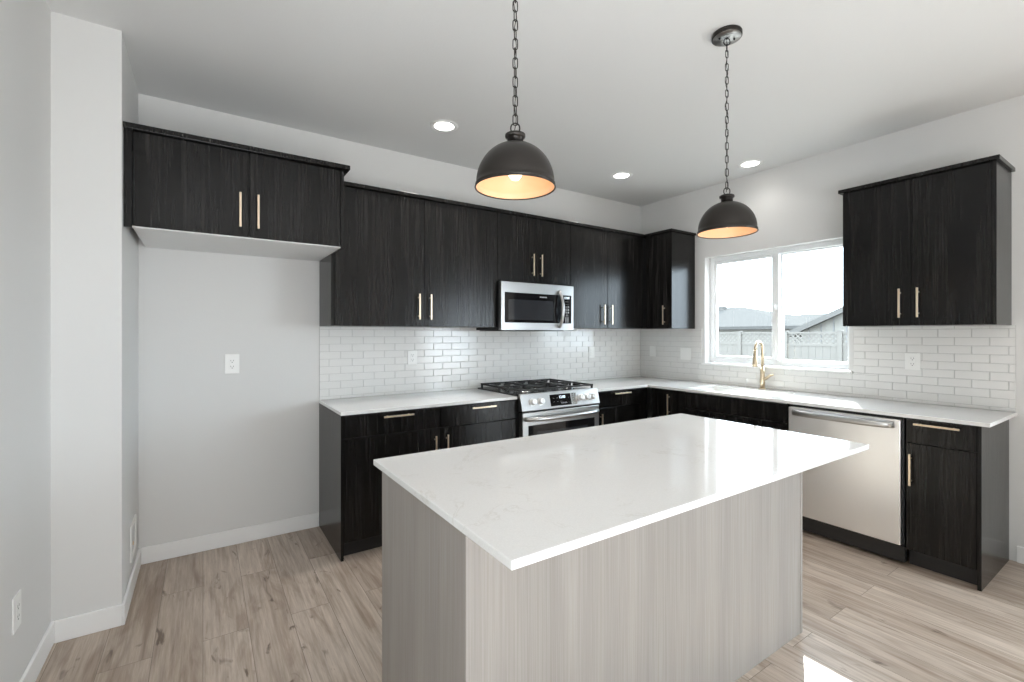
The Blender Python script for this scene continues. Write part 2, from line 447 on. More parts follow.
# --- cabinets on the back wall: fronts face -y
def back_cab(name, label, x0, x1, z0, z1, depth, doors, handles, crown_over=(0, 0), group=None, extra=None, body_x=None):
    t = thing(name, label, 'cabinet', ((x0 + x1) / 2, -depth / 2, z0), group)
    bx = body_x or (x0, x1)
    obj('carcass', BXS((bx[0] + .001, bx[1] - .001, -depth + DT + .002, -.0105 if z0 < 1.5 else -.001, z0, z1), (bx[0] + .0012, bx[1] - .0012, -depth + DT + .0012, -depth + DT + .003, z0 + .001, z1 - .001, 1)), [M_dark, M_black], t)
    for (d0, d1), h in zip(doors, handles):
        dr = obj('door', BX(d0 + .0026, d1 - .0026, -depth, -depth + DT, z0 + .002, z1 - .003), M_dark, t, bevel=.0012)
        if h: pull(dr, (h[0], -depth, h[1]), 'z', 'y')
    crown(t, x0 + .001 - crown_over[0], x1 - .001 + crown_over[1], -depth - .022, -.001, z1 + .0005)
    return t
# fridge cabinet
FX0, FX1, FZ0 = -4.433, -3.442, 1.920
UF = UT + .011
t = thing('refrigerator_cabinet', 'dark wood cabinet high over the empty refrigerator alcove with a white underside', 'cabinet', (-3.95, -.32, FZ0))
obj('carcass', BXS((FX0, FX1 - .0005, -BD + DT + .002, -.001, FZ0 + .006, UF), (FX0 + .001, FX1 - .001, -BD + DT + .0012, -BD + DT + .003, FZ0 + .007, UF - .001, 1)), [M_dark, M_black], t)
obj('underside', BX(FX0 + .001, FX1 - .001, -BD + .003, -.002, FZ0, FZ0 + .0055), M_mel, t, label='white underside')
obj('filler_strip', BX(XL + .001, FX0 - .001, -BD, -BD + DT, FZ0 - .001, UF), M_dark, t)
obj('side_panel', BX(FX1, FX1 + .020, -BD - .0005, -UD - .024, FZ0 - .004, UF - .0005), M_dark, t, bevel=.001)
for (a, b_, hx) in ((FX0 + .002, -3.930, -3.973), (-3.930, FX1 - .001, -3.887)):
    dr = obj('door', BX(a + .0026, b_ - .0026, -BD, -BD + DT, FZ0 + .007, UF - .003), M_dark, t, bevel=.0012)
    pull(dr, (hx, -BD, 2.068), 'z', 'y')
obj('crown_moulding', BXS((XL + .001, FX1 + .050, -BD - .028, -UD - .024, UF + .0005, UF + .0275), (XL + .001, FX1 - .001, -UD - .0239, -.001, UF + .0005, UF + .0275)), M_dark, t, bevel=.002)

back_cab('wall_cabinet', 'dark wood wall cabinet with two tall doors left of the microwave', -3.441, -2.151, UB, UT, UD,
         [(-3.421, -2.783), (-2.783, -2.151)], [(-2.832, 1.592), (-2.742, 1.592)], group=None)
t = [o for o in bpy.data.objects if o.name.startswith('wall_cabinet')][0]
obj('filler_strip', BX(-3.440, -3.4225, -UD, -UD + DT, UB + .002, UT - .003), M_dark, t)
back_cab('wall_cabinet', 'short dark wood wall cabinet directly above the microwave', -2.150, -1.371, 1.835, UT, UD,
         [(-2.150, -1.755), (-1.755, -1.371)], [(-1.803, 1.981), (-1.716, 1.981)])
t = back_cab('wall_cabinet', 'dark wood wall cabinet with two doors between the microwave and the room corner', -1.370, -.0105, UB, UT, UD,
         [(-1.370, -.900), (-.900, -.400)], [(-.968, 1.579), (-.868, 1.579)])

# --- wall cabinets on the right wall: fronts face -x
def right_upper(label, y_near, y_far, doors, handles, over=(0, 0), filler=None, back=-.0105):
    t = thing('wall_cabinet', label, 'cabinet', (-UD / 2, (y_near + y_far) / 2, UB))
    obj('carcass', BXS((-UD + DT + .002, back, y_near + .018, y_far - .001, UB, UT), (-UD + DT + .0012, -UD + DT + .003, y_near + .0185, y_far - .0012, UB + .001, UT - .001, 1)), [M_dark, M_black], t)
    obj('side_panel', BX(-UD + .0, back, y_near, y_near + .0175, UB - .001, UT - .0005), M_dark, t, bevel=.001)
    for (a, b_), h in zip(doors, handles):
        dr = obj('door', BX(-UD, -UD + DT, a + .0026, b_ - .0026, UB + .002, UT - .003), M_dark, t, bevel=.0012)
        if h: pull(dr, (-UD, h[0], h[1]), 'z', 'x')
    crown(t, -UD - .022, back, y_near - over[0], y_far + over[1], UT + .0005)
    return t
# clear of the back run's crown
t = right_upper('narrow dark wood wall cabinet left of the sink window with a single handle', -.711, -.401, [(-.693, -.402)], [(-.630, 1.580)], over=(.014, -.0005))
t = right_upper('dark wood wall cabinet with two doors hanging alone right of the sink window', -2.912, -2.145, [(-2.528, -2.146), (-2.894, -2.528)],
                [(-2.474, 1.592), (-2.566, 1.592)], over=(.016, .018))

# ------------------------------------------------------------------ base cabinets
CU = CT - .0215       # underside of the countertop
DZ = (.749, CU - .007)     # drawer front
DO = (.108, .743)     # door
def base_back(label, x0, x1, cols, end_panel=None):
    t = thing('base_cabinet', label, 'cabinet', ((x0 + x1) / 2, -BD / 2, 0))
    obj('carcass', BXS((x0 + .019, x1 - .001, -BD + DT + .002, -.001, .1005, CU - .0005), (x0 + .0195, x1 - .0015, -BD + DT + .0012, -BD + DT + .003, .1015, CU - .0015, 1)), [M_dark, M_black], t)
    obj('toe_kick', BX(x0 + .019, x1 - .001, -.575, -.557, .0005, .100), M_toe, t)
    if end_panel: obj('end_panel', BX(x0, x0 + .0175, -BD - .001, -.0135 if False else -.001, .0005, CU - .0005), M_dark, t, bevel=.001)
    for (a, b_, hd, hv) in cols:
        dw = obj('drawer', BX(a + .0026, b_ - .0026, -BD, -BD + DT, *DZ), M_dark, t, bevel=.0012)
        if hd is not None: pull(dw, (hd, -BD, .863), 'x', 'y', .200)
        dr = obj('door', BX(a + .0026, b_ - .0026, -BD, -BD + DT, *DO), M_dark, t, bevel=.0012)
        if hv is not None: pull(dr, (hv, -BD, .605), 'z', 'y')
    return t
base_back('dark wood base cabinet left of the range with two drawers and two doors', -3.4415, -2.134,
          [(-3.423, -2.776, -3.082, -2.822), (-2.776, -2.134, -2.442, -2.734)], True)
t = base_back('dark wood base cabinet between the range and the counter corner', -1.320, -.644, [(-1.319, -.722, -1.0, -1.262)])
obj('filler_strip', BX(-.7195, -.644, -BD, -BD + DT, .108, CU - .007), M_dark, t)

def base_right(label, y0, y1, fronts, panel=None):
    """y0 nearer the camera (smaller)"""
    t = thing('base_cabinet', label, 'cabinet', (-BD / 2, (y0 + y1) / 2, 0))
    c0 = y0 + (.019 if panel else .001)
    obj('carcass', BXS((-BD + DT + .002, -.001, c0, y1 - .001, .1005, CU - .0005 if not fronts_sink else .60), (-BD + DT + .0012, -BD + DT + .003, c0 + .0005, y1 - .0015, .1015, CU - .0015 if not fronts_sink else .599, 1)), [M_dark, M_black], t)
    obj('toe_kick', BX(-.575, -.557, c0, y1 - .001, .0005, .100), M_toe, t)
    if panel: obj('end_panel', BX(-BD - .001, -.014, y0, y0 + .0175, .0005, CU - .0005), M_dark, t, bevel=.001)
    for kind, a, b_, hc in fronts:
        if kind == 'drawer':
            d = obj('drawer', BX(-BD, -BD + DT, a + .0026, b_ - .0026, *DZ), M_dark, t, bevel=.0012)
            if hc is not None: pull(d, (-BD, hc, .863), 'y', 'x', .200)
        elif kind == 'false':
            obj('false_drawer_front', BX(-BD, -BD + DT, a + .0026, b_ - .0026, *DZ), M_dark, t, bevel=.0012)
        elif kind == 'tall':
            d = obj('door', BX(-BD, -BD + DT, a + .0026, b_ - .0026, DO[0], DZ[1]), M_dark, t, bevel=.0012)
            if hc is not None: pull(d, (-BD, hc, .760), 'z', 'x')
        else:
            d = obj('door', BX(-BD, -BD + DT, a + .0026, b_ - .0026, *DO), M_dark, t, bevel=.0012)
            if hc is not None: pull(d, (-BD, hc, .590), 'z', 'x')
    return t
fronts_sink = False
t = base_right('dark wood corner base cabinet with one full-height door and an upright handle', -.970, -.6655, [('tall', -.969, -.690, -.890)])
fronts_sink = True
t = base_right('dark wood sink base cabinet with a plain false front left of the dishwasher', -1.906, -.972,
               [('false', -1.905, -.973, None), ('door', -1.439, -.973, -1.392), ('door', -1.905, -1.439, -1.486)])
for sy in (-1.904, -.990): obj('side_wall', BX(-BD + DT + .002, -.001, sy, sy + .016, .6005, CU - .0005), M_dark, t)
fronts_sink = False
base_right('dark wood end base cabinet right of the dishwasher with one drawer and one door', -2.902, -2.575,
           [('drawer', -2.884, -2.576, -2.720), ('door', -2.884, -2.576, -2.603)], True)

# ------------------------------------------------------------------ countertops
ct1 = obj('countertop', BX(-3.4425, -2.137, -.646, -.0005, CU, CT), M_quartz, bevel=.002)
tag(ct1, 'white quartz countertop on the cabinets left of the range', 'countertop')
# corner piece with the sink cutout
SX0, SX1, SY0, SY1 = -.545, -.150, -1.730, -1.010
bm = bmesh.new()
poly = [(-1.319, -.0005), (-.0005, -.0005), (-.0005, -2.935), (-.646, -2.935), (-.646, -.646), (-1.319, -.646)]
xs = [-1.319, -.646, SX0, SX1, -.0005]; ys = [-2.935, SY0, SY1, -.646, -.0005]
def inside(x, y):
    if x < -.646: return y > -.646
    return not (SX0 < x < SX1 and SY0 < y < SY1)
vd = {}
def V(i, j, z):
    k = (i, j, z)
    if k not in vd: vd[k] = bm.verts.new((xs[i], ys[j], z))
    return vd[k]
cells = {(i, j) for i in range(4) for j in range(4) if inside((xs[i] + xs[i + 1]) / 2, (ys[j] + ys[j + 1]) / 2)}
for (i, j) in cells:
    bm.faces.new((V(i, j, CT), V(i + 1, j, CT), V(i + 1, j + 1, CT), V(i, j + 1, CT)))
    bm.faces.new((V(i, j, CU), V(i, j + 1, CU), V(i + 1, j + 1, CU), V(i + 1, j, CU)))
    for (di, dj, p, q) in ((-1, 0, (i, j), (i, j + 1)), (1, 0, (i + 1, j), (i + 1, j + 1)), (0, -1, (i, j), (i + 1, j)), (0, 1, (i, j + 1), (i + 1, j + 1))):
        if (i + di, j + dj) not in cells:
            bm.faces.new((V(*p, CT), V(*q, CT), V(*q, CU), V(*p, CU)))
ct2 = obj('countertop', bm, M_quartz, bevel=.002)
tag(ct2, 'L-shaped white quartz countertop running round the corner under the window', 'countertop')
# sink
sk = thing('kitchen_sink', 'white undermount sink sunk in the counter below the window', 'sink', (-.3475, -1.37, .68))
bm = bmesh.new(); e = .002
a0, a1, c0, c1 = SX0 - e, SX1 + e, SY0 - e, SY1 + e; zt, zb = CU - .001, .70; th = .012
box(bm, a0 - th, a0, c0 - th, c1 + th, zb, zt); box(bm, a1, a1 + th, c0 - th, c1 + th, zb, zt)
box(bm, a0, a1, c0 - th, c0, zb, zt); box(bm, a0, a1, c1, c1 + th, zb, zt); box(bm, a0 - th, a1 + th, c0 - th, c1 + th, zb - th, zb)
obj('basin', bm, M_sink, sk)
obj('drain', lathe(bmesh.new(), [(.002, zb + .003), (.035, zb + .004), (.045, zb + .001)], -.33, -1.37, 24, True), M_chrome, sk, smooth=True)

# ------------------------------------------------------------------ faucet
fx, fy = -.085, -1.428
f = thing('faucet', 'brushed gold pull-down faucet standing behind the sink', 'faucet', (fx, fy, CT))
obj('base', lathe(bmesh.new(), [(.027, CT + .0003), (.027, CT + .006), (.023, CT + .010)], fx, fy, 32, True, True), M_gold, f, smooth=True)
obj('body', lathe(bmesh.new(), [(.021, CT + .0101), (.0205, CT + .06), (.0185, CT + .13), (.015, CT + .20)], fx, fy, 32, True, True), M_gold, f, smooth=True)
# spout direction: over the basin, swung a little towards the back wall
sd = Vector((-1, -.04, 0)).normalized()
pts = []; z1 = CT + .35; rr = .062
pts += [Vector((fx, fy, CT + .195)), Vector((fx, fy, z1 - .03)), Vector((fx, fy, z1))]
for i in range(1, 15):
    a = math.pi * i / 15
    pts.append(Vector((fx, fy, z1)) + sd * (rr - rr * math.cos(a)) + Vector((0, 0, rr * math.sin(a))))
e_ = Vector((fx, fy, z1)) + sd * (2 * rr); pts.append(e_ + Vector((0, 0, -.004)))
obj('spout', tube(bmesh.new(), pts, .0118, 16), M_gold, f, smooth=True)
sp = e_ + sd * .0
obj('spray_head', tube(bmesh.new(), [sp + Vector((0, 0, -.0045)), sp + sd * .002 + Vector((0, 0, -.05)), sp + sd * .006 + Vector((0, 0, -.12)), sp + sd * .007 + Vector((0, 0, -.150))],
                       [.0135, .0155, .0205, .0215], 20), M_gold, f, smooth=True)
obj('lever', tube(bmesh.new(), [(fx, fy - .012, CT + .085), (fx - .004, fy - .035, CT + .097), (fx - .012, fy - .075, CT + .125), (fx - .016, fy - .10, CT + .132)],
                  [.0145, .0125, .0105, .0085], 14), M_gold, f, smooth=True)

# ------------------------------------------------------------------ dishwasher
DY0, DY1 = -2.562, -1.918
dwt = thing('dishwasher', 'stainless steel dishwasher under the window counter with a curved bar handle', 'dishwasher', (-.32, (DY0 + DY1) / 2, 0))
obj('tub', BX(-.625, -.02, DY0 - .003, DY1 + .004, .10, CU - .004), M_body, dwt)
obj('door', BX(-.668, -.6255, DY0 + .003, DY1 - .003, .125, CU - .017), M_steelh, dwt, bevel=.004)
hp = []
for i in range(25):
    s = i / 24; y = DY0 + .035 + s * (DY1 - DY0 - .070)
    hp.append((-.668 - .006 - .040 * (1 - (2 * s - 1) ** 6) ** .8, y, .842))
bm = bmesh.new(); tube(bm, hp, .019, 16, flat=.42)
obj('handle', bm, M_steel, dwt, smooth=True)
obj('toe_panel', BXS((-.640, -.60, DY0 - .010, DY1 + .006, .020, .112),), M_toe, dwt, bevel=.002)
for tx, ty in ((-.58, DY0 + .05), (-.58, DY1 - .08), (-.1, DY0 + .05), (-.1, DY1 - .08)): obj('foot', BX(tx, tx + .03, ty, ty + .03, .0003, .0998), M_body, dwt)

# ------------------------------------------------------------------ range
RX0, RX1 = -2.133, -1.324; RC = (RX0 + RX1) / 2
rg = thing('gas_range', 'stainless slide-in gas range with black grates and a wide oven handle', 'range', (RC, -.35, 0))
obj('body', BXS((RX0 + .003, RX1 - .003, -.655, -.02, .02, .900)), M_body, rg)
obj('leg', BX(RX0 + .05, RX0 + .09, -.60, -.56, .0003, .0195), M_body, rg)
for (lx, ly) in ((RX1 - .09, -.60), (RX0 + .05, -.12), (RX1 - .09, -.12)):
    obj('leg', BX(lx, lx + .04, ly, ly + .04, .0003, .0195), M_body, rg)
obj('cooktop', BXS((RX0 + .004, RX1 - .004, -.650, -.012, .9005, .922)), M_enamel, rg, bevel=.003)
obj('cooktop_trim', BXS((RX0 + .001, RX1 - .001, -.672, -.6505, .905, .931)), M_steel, rg, bevel=.003)
# slanted control panel
cp = obj('control_panel', prism(bmesh.new(), [(-.656, .928), (-.6735, .926), (-.705, .806), (-.698, .800), (-.656, .800)], 'x', RX0, RX1), M_steel, rg, bevel=.002)
def on_panel(x, s):   # s 0 top .. 1 bottom on the slanted face
    return Vector((x, -.6735 + (-.705 + .6735) * s, .926 + (.806 - .926) * s))
pn = Vector((0, -(.926 - .806), -(.705 - .6735))).normalized()      # outward, slightly down... replaced below
pn = Vector((0, -.967, .254))
for kx in (-2.028, -1.950, -1.538, -1.470, -1.402):
    c0_ = on_panel(kx, .50)
    k = obj('knob', tube(bmesh.new(), [c0_ + pn * .0005, c0_ + pn * .008, c0_ + pn * .0085, c0_ + pn * .034, c0_ + pn * .037], [.029, .029, .0245, .0225, .020], 28), M_knob, rg, smooth=False)
    tb = bmesh.new(); q = c0_ + pn * .0375
    tube(tb, [q, q + pn * .006], .006, 4); obj('knob_grip', BXS((q.x - .004, q.x + .004, q.y - .006, q.y, q.z - .018, q.z + .018)), M_knob, k, bevel=.001); tb.free()
def slab_on_panel(name, x0, x1, s0, s1, th, m, par):
    bm = bmesh.new(); a = [on_panel(x0, s0), on_panel(x1, s0), on_panel(x1, s1), on_panel(x0, s1)]
    lo = [bm.verts.new(p + pn * .0003) for p in a]; hi = [bm.verts.new(p + pn * th) for p in a]
    bm.faces.new(lo[::-1]); bm.faces.new(hi)
    for i in range(4): j = (i + 1) % 4; bm.faces.new((lo[i], lo[j], hi[j], hi[i]))
    return obj(name, bm, m, par)
dsp = slab_on_panel('display', -1.852, -1.637, .14, .88, .002, M_glassblack, cp)
slab_on_panel('keypad_panel', -1.630, -1.578, .14, .88, .0012, M_chrome, cp)
prot = math.atan2(.254, .967)
rot = (R(90) - math.atan2(.0315, .12), 0, 0)
def ptext(s, x, sv, size, m=M_mark): return text_mesh('panel_print', s, size, on_panel(x, sv) + pn * .0024, rot, m, dsp)
ptext('12:00', -1.728, .34, .030, M_disp)
for r_i, (row, xx) in enumerate((('BAKE', -1.815), ('BROIL', -1.78), ('CONV', -1.745))):
    ptext('- -', xx, .36, .016); ptext('- -', xx, .60, .016)
ptext('1 2 3 4 5 6', -1.715, .72, .014); ptext('- -', -1.66, .4, .014); ptext('- -', -1.66, .7, .014)
# oven door
od = obj('oven_door', BXS((RX0 + .006, RX1 - .006, -.700, -.6555, .215, .790)), M_steel, rg, bevel=.004)
obj('oven_window', BX(RX0 + .060, RX1 - .060, -.7025, -.7003, .330, .690), M_glassblack, od)
obj('oven_glass', BX(RX0 + .140, RX1 - .140, -.7035, -.7026, .390, .635), M_glassgrey, od)
obj('door_gap', BX(RX0 + .008, RX1 - .008, -.690, -.6555, .7905, .7995), M_black, rg)
hp = []
for i in range(25):
    s = i / 24; x = RX0 + .028 + s * (RX1 - RX0 - .056)
    hp.append((x, -.700 - .004 - .052 * (1 - (2 * s - 1) ** 4) ** .7, .742))
obj('oven_handle', tube(bmesh.new(), hp, .0175, 14), M_steel, od, smooth=True)
obj('storage_drawer', BX(RX0 + .006, RX1 - .006, -.695, -.6555, .045, .208), M_steel, rg, bevel=.004)
# burners
for (bx_, by_, br_) in ((RX0 + .17, -.49, .045), (RX0 + .17, -.20, .036), (RC, -.345, .050), (RX1 - .17, -.49, .042), (RX1 - .17, -.20, .036)):
    bq = obj('burner', lathe(bmesh.new(), [(br_ * 1.15, .9223), (br_ * 1.15, .928), (br_, .930), (br_, .936)], bx_, by_, 28, True, True), M_chrome, rg, smooth=False)
    obj('burner_cap', lathe(bmesh.new(), [(br_ * .92, .9363), (br_ * .92, .941), (br_ * .8, .944)], bx_, by_, 28, True, True), M_iron, bq)
# grates: three cast iron sections
gw = (RX1 - RX0 - .03) / 3
for i in range(3):
    g0 = RX0 + .015 + i * gw + .002; g1 = g0 + gw - .004; gy0, gy1 = -.640, -.045; gc = (g0 + g1) / 2; b_ = .0065
    bm = bmesh.new(); zt_, zb_ = .963, .949
    for xx in (g0 + b_, g1 - b_): box(bm, xx - b_, xx + b_, gy0, gy1, zb_, zt_)
    for yy in (gy0 + b_, gy1 - b_, (gy0 + gy1) / 2): box(bm, g0 + 2 * b_, g1 - 2 * b_, yy - b_, yy + b_, zb_ + .0005, zt_ - .0005)
    for yy in ((gy0 * 3 + gy1) / 4, (gy0 + gy1 * 3) / 4):
        box(bm, g0 + 2 * b_, gc - .03, yy - .005, yy + .005, zb_ + .001, zt_ + .002); box(bm, gc + .03, g1 - 2 * b_, yy - .005, yy + .005, zb_ + .001, zt_ + .002)
        for s in (-1, 1): box(bm, gc - .005, gc + .005, yy + s * .03, yy + s * .125, zb_ + .001, zt_ + .002)
    for xx in (g0 + b_, g1 - b_):
        for yy in (gy0 + .012, gy1 - .012, (gy0 + gy1) / 2): box(bm, xx - .0075, xx + .0075, yy - .0075, yy + .0075, .9225, zb_)
    obj('grate', bm, M_iron, rg, bevel=.0015, seg=1)

# ------------------------------------------------------------------ microwave
MX0, MX1, MZ0, MZ1, MY = -2.148, -1.388, 1.423, 1.815, -.440
mw = thing('microwave', 'stainless over-the-range microwave with a bowed vertical handle', 'microwave', ((MX0 + MX1) / 2, -.2, MZ0))
obj('body', BX(MX0 + .006, MX1 - .006, MY + .0405, -.0105, MZ0 + .004, MZ1 + .012), M_body, mw)
obj('front_panel', BX(MX0 - .006, MX1, MY, MY + .040, MZ0 + .002, MZ1 + .004), M_steel, mw, bevel=.003)
obj('bottom_vent', BX(MX0 + .03, MX1 - .10, MY + .02, -.03, MZ0 - .004, MZ0 + .0018), M_body, mw)
gd = obj('door_glass', BX(-2.120, -1.534, MY - .003, MY - .0003, 1.487, 1.733), M_glassblack, mw)
obj('viewing_window', BX(-2.086, -1.625, MY - .0045, MY - .0032, 1.509, 1.676), M_glassgrey, gd)
text_mesh('logo', 'FRIGIDAIRE', .015, (-1.73, MY - .0035, 1.705), (R(90), 0, 0), M_mark, gd)
kp = obj('control_panel', BX(-1.522, -1.418, MY - .003, MY - .0003, 1.487, 1.733), M_glassblack, mw)
text_mesh('clock', '12:00', .028, (-1.470, MY - .0034, 1.710), (R(90), 0, 0), M_disp, kp)
for i in range(8):
    text_mesh('key_print', ['- - -', '- - -', '1 2 3', '4 5 6', '7 8 9', '- 0 -', '[] []', '[] []'][i], .024, (-1.470, MY - .0034, 1.679 - i * .0245), (R(90), 0, 0), M_mark, kp)
hp = []
for i in range(25):
    s = i / 24; hp.append((-1.556 + .0, MY - .006 - .048 * (1 - (2 * s - 1) ** 2) ** .8, 1.452 + s * (1.765 - 1.452)))
obj('handle', tube(bmesh.new(), hp, .0145, 14), M_steel, mw, smooth=True)

# ------------------------------------------------------------------ island
IX0, IX1, IY0, IY1 = -3.585, -1.813, -2.530, -1.867
isl = thing('island_cabinet', 'pale greige wood grain island base in the middle of the floor', 'island', ((IX0 + IX1) / 2, (IY0 + IY1) / 2, 0))
obj('carcass', BX(IX0 + .020, IX1 - .020, IY0 + .014, IY1 - .022, .10, CU - .0005), M_greige, isl)
obj('end_panel', BX(IX0, IX0 + .0195, IY0, IY1, .0005, CU - .0005), M_greige, isl, bevel=.001)
obj('end_panel', BX(IX1 - .0195, IX1, IY0, IY1, .0005, CU - .0005), M_greige, isl, bevel=.001)
obj('back_panel', BX(IX0 + .0200, IX1 - .0200, IY0 + .002, IY0 + .0135, .0005, CU - .0005), M_greige, isl)
obj('toe_kick', BX(IX0 + .020, IX1 - .020, IY1 - .10, IY1 - .085, .0005, .0995), M_toe, isl)
for i in range(3):
    a = IX0 + .020 + i * (IX1 - IX0 - .04) / 3; b_ = a + (IX1 - IX0 - .04) / 3
    dr = obj('door', BX(a + .002, b_ - .002, IY1 - .0215, IY1 - .002, .108, CU - .008), M_greige, isl, bevel=.001)
ict = obj('island_countertop', BX(-3.601, -1.738, -2.765, -1.8125, CU - .0003, CT), M_quartz, bevel=.0025)
tag(ict, 'large glossy white quartz slab with an overhang on the island', 'countertop')

# ------------------------------------------------------------------ pendants
def pendant(px, py, label):
    t = thing('pendant_lamp', label, 'lamp', (px, py, 1.885), 'dome pendants over the island')
    r0, z0, hgt = .131, 1.889, .140
    prof = [(r0 + .003, z0 - .006), (r0 + .003, z0 + .004), (r0 - .001, z0 + .008)]
    for i in range(1, 19):
        a = (math.pi / 2 - .18) * i / 18; prof.append((r0 * math.cos(a) ** .96, z0 + .008 + (hgt - .006) * math.sin(a)))
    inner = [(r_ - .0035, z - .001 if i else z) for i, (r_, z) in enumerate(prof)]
    bm = bmesh.new()
    lathe(bm, prof, px, py, 64)
    # rolled rim and lining share the shade mesh's outline but keep their own surface
    sh = obj('shade', bm, M_bronze, t, smooth=True)
    s = sh.modifiers.new('solid', 'SOLIDIFY'); s.thickness = .0012; s.offset = -1
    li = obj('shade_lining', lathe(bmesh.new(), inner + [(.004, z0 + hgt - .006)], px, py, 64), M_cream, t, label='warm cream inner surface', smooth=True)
    ring = [(px + (r0 + .0025) * math.cos(a), py + (r0 + .0025) * math.sin(a), z0 - .007) for a in [2 * math.pi * i / 64 for i in range(64)]]
    obj('rim', tube(bmesh.new(), ring, .0026, 8, closed=True), M_bronze, t, smooth=True)
    zc = z0 + hgt - .003
    obj('collar', lathe(bmesh.new(), [(.027, zc), (.026, zc + .020), (.029, zc + .022), (.034, zc + .026), (.034, zc + .034), (.024, zc + .039), (.008, zc + .042)], px, py, 36, True, True), M_bronze, t, smooth=False)
    bz = z0 + .052
    obj('socket', lathe(bmesh.new(), [(.018, bz + .024), (.018, z0 + hgt - .012)], px, py, 24, True, True), M_bronze, t)
    bu = obj('bulb', lathe(bmesh.new(), [(.0015, bz - .034), (.012, bz - .031), (.021, bz - .020), (.0245, bz - .006), (.021, bz + .008), (.014, bz + .017), (.0125, bz + .0235)], px, py, 28, True, True), M_bulb, t, smooth=True)
    # chain
    za, zb = zc + .042, H - .026
    def link_bm(cz, hl, hw, turn, rad):
        pts = []
        for k in range(20):
            a = 2 * math.pi * k / 20; u = hw * math.cos(a); v_ = (hl - hw) * (1 if math.sin(a) > 0 else -1) + hw * math.sin(a)
            if abs(math.sin(a)) < 1e-6: v_ = 0
            pts.append((px + u * math.cos(turn), py + u * math.sin(turn), cz + v_))
        return tube(bmesh.new(), pts, rad, 8, closed=True)
    obj('hanging_ring', link_bm(za + .014, .0170, .0150, R(-34), .0024), M_bronze, t, smooth=True)
    obj('hanging_ring', link_bm(zb - .014, .0170, .0150, R(-34), .0024), M_bronze, t, smooth=True)
    c0_, c1_ = za + .026, zb - .026; pitch = .0325; n = round((c1_ - c0_) / pitch); pitch = (c1_ - c0_) / n
    for k in range(n):
        obj('chain_link', link_bm(c0_ + (k + .5) * pitch, pitch / 2 + .0028, .0078, R(-34 + (70 if k % 2 else 10) + random.uniform(-12, 12)), .0018), M_bronze, t, smooth=True)
    wr = [(px + .004 * math.sin(i * 1.3), py + .004 * math.cos(i * 1.1), za + .01 + (zb - za - .01) * i / 40) for i in range(41)]
    obj('cord', tube(bmesh.new(), wr, .0014, 6), M_bronze, t, smooth=True)
    cn = obj('canopy', lathe(bmesh.new(), [(.066, H - .0005), (.068, H - .004), (.068, H - .020), (.066, H - .0225), (.060, H - .0226)], px, py, 48, True, True), M_bronze, t)
    obj('canopy_sheen', lathe(bmesh.new(), [(.0645, H - .0227), (.0635, H - .0235), (.010, H - .0236)], px, py, 48, True, True), M_canopy_sheen, t, label='canopy underside, made grey for the light it reflects')  # added disc that carries the reflected light under the canopy
    for s in (-1, 1): obj('screw', lathe(bmesh.new(), [(.0045, H - .0237), (.0045, H - .029), (.003, H - .031)], px + s * .030, py - s * .020, 12, True, True), M_black, cn)
    obj('canopy_loop', lathe(bmesh.new(), [(.008, H - .0237), (.0065, H - .0265)], px, py, 16, True, True), M_bronze, t)
    d = bpy.data.lights.new('bulb_light', 'POINT'); d.energy = 0.13; d.color = (1, .78, .60); d.shadow_soft_size = .022
    l = bpy.data.objects.new('bulb_light', d); C.objects.link(l); l.parent = t; l.location = (0, 0, bz - .06 - 1.885)
    # the open bottom of the shade throws the bulb's light down on the island
    d = bpy.data.lights.new('bulb_beam', 'SPOT'); d.energy = 4.0; d.color = (1, .93, .85); d.spot_size = R(150); d.spot_blend = .6; d.shadow_soft_size = .03
    l = bpy.data.objects.new('bulb_beam', d); C.objects.link(l); l.parent = t; l.location = (0, 0, bz - .06 - 1.885)
    return t
pendant(-3.270, -2.29, 'dark bronze dome pendant hanging on a chain over the left half of the island')
pendant(-2.035, -2.29, 'dark bronze dome pendant hanging over the right half of the island, round canopy in view')

# ------------------------------------------------------------------ recessed downlights
def can(x, y, label, power=36):
    t = thing('recessed_downlight', label, 'ceiling light', (x, y, H), 'lit recessed ceiling lights')
    obj('trim_ring', lathe(bmesh.new(), [(.098, H - .0003), (.096, H - .004), (.070, H - .005), (.068, H - .0008)], x, y, 40), M_trim, t, smooth=True)
    obj('lens', lathe(bmesh.new(), [(.067, H - .0008), (.066, H - .003), (.001, H - .0035)], x, y, 40, True), M_lens, t, label='glowing white lens')
    d = bpy.data.lights.new('downlight_beam', 'SPOT'); d.energy = power; d.spot_size = R(140); d.spot_blend = 1; d.shadow_soft_size = .07; d.color = (1, .97, .93)
    l = bpy.data.objects.new('downlight_beam', d); C.objects.link(l); l.parent = t; l.location = (0, 0, -.012)
can(-2.742, -.625, 'lit recessed ceiling light above the cabinets left of the first pendant chain')
can(-.955, -.605, 'lit recessed ceiling light above the corner wall cabinets, between the two pendants')
can(-.262, -1.420, 'lit recessed ceiling light above the sink window, right of the second pendant chain', 5)

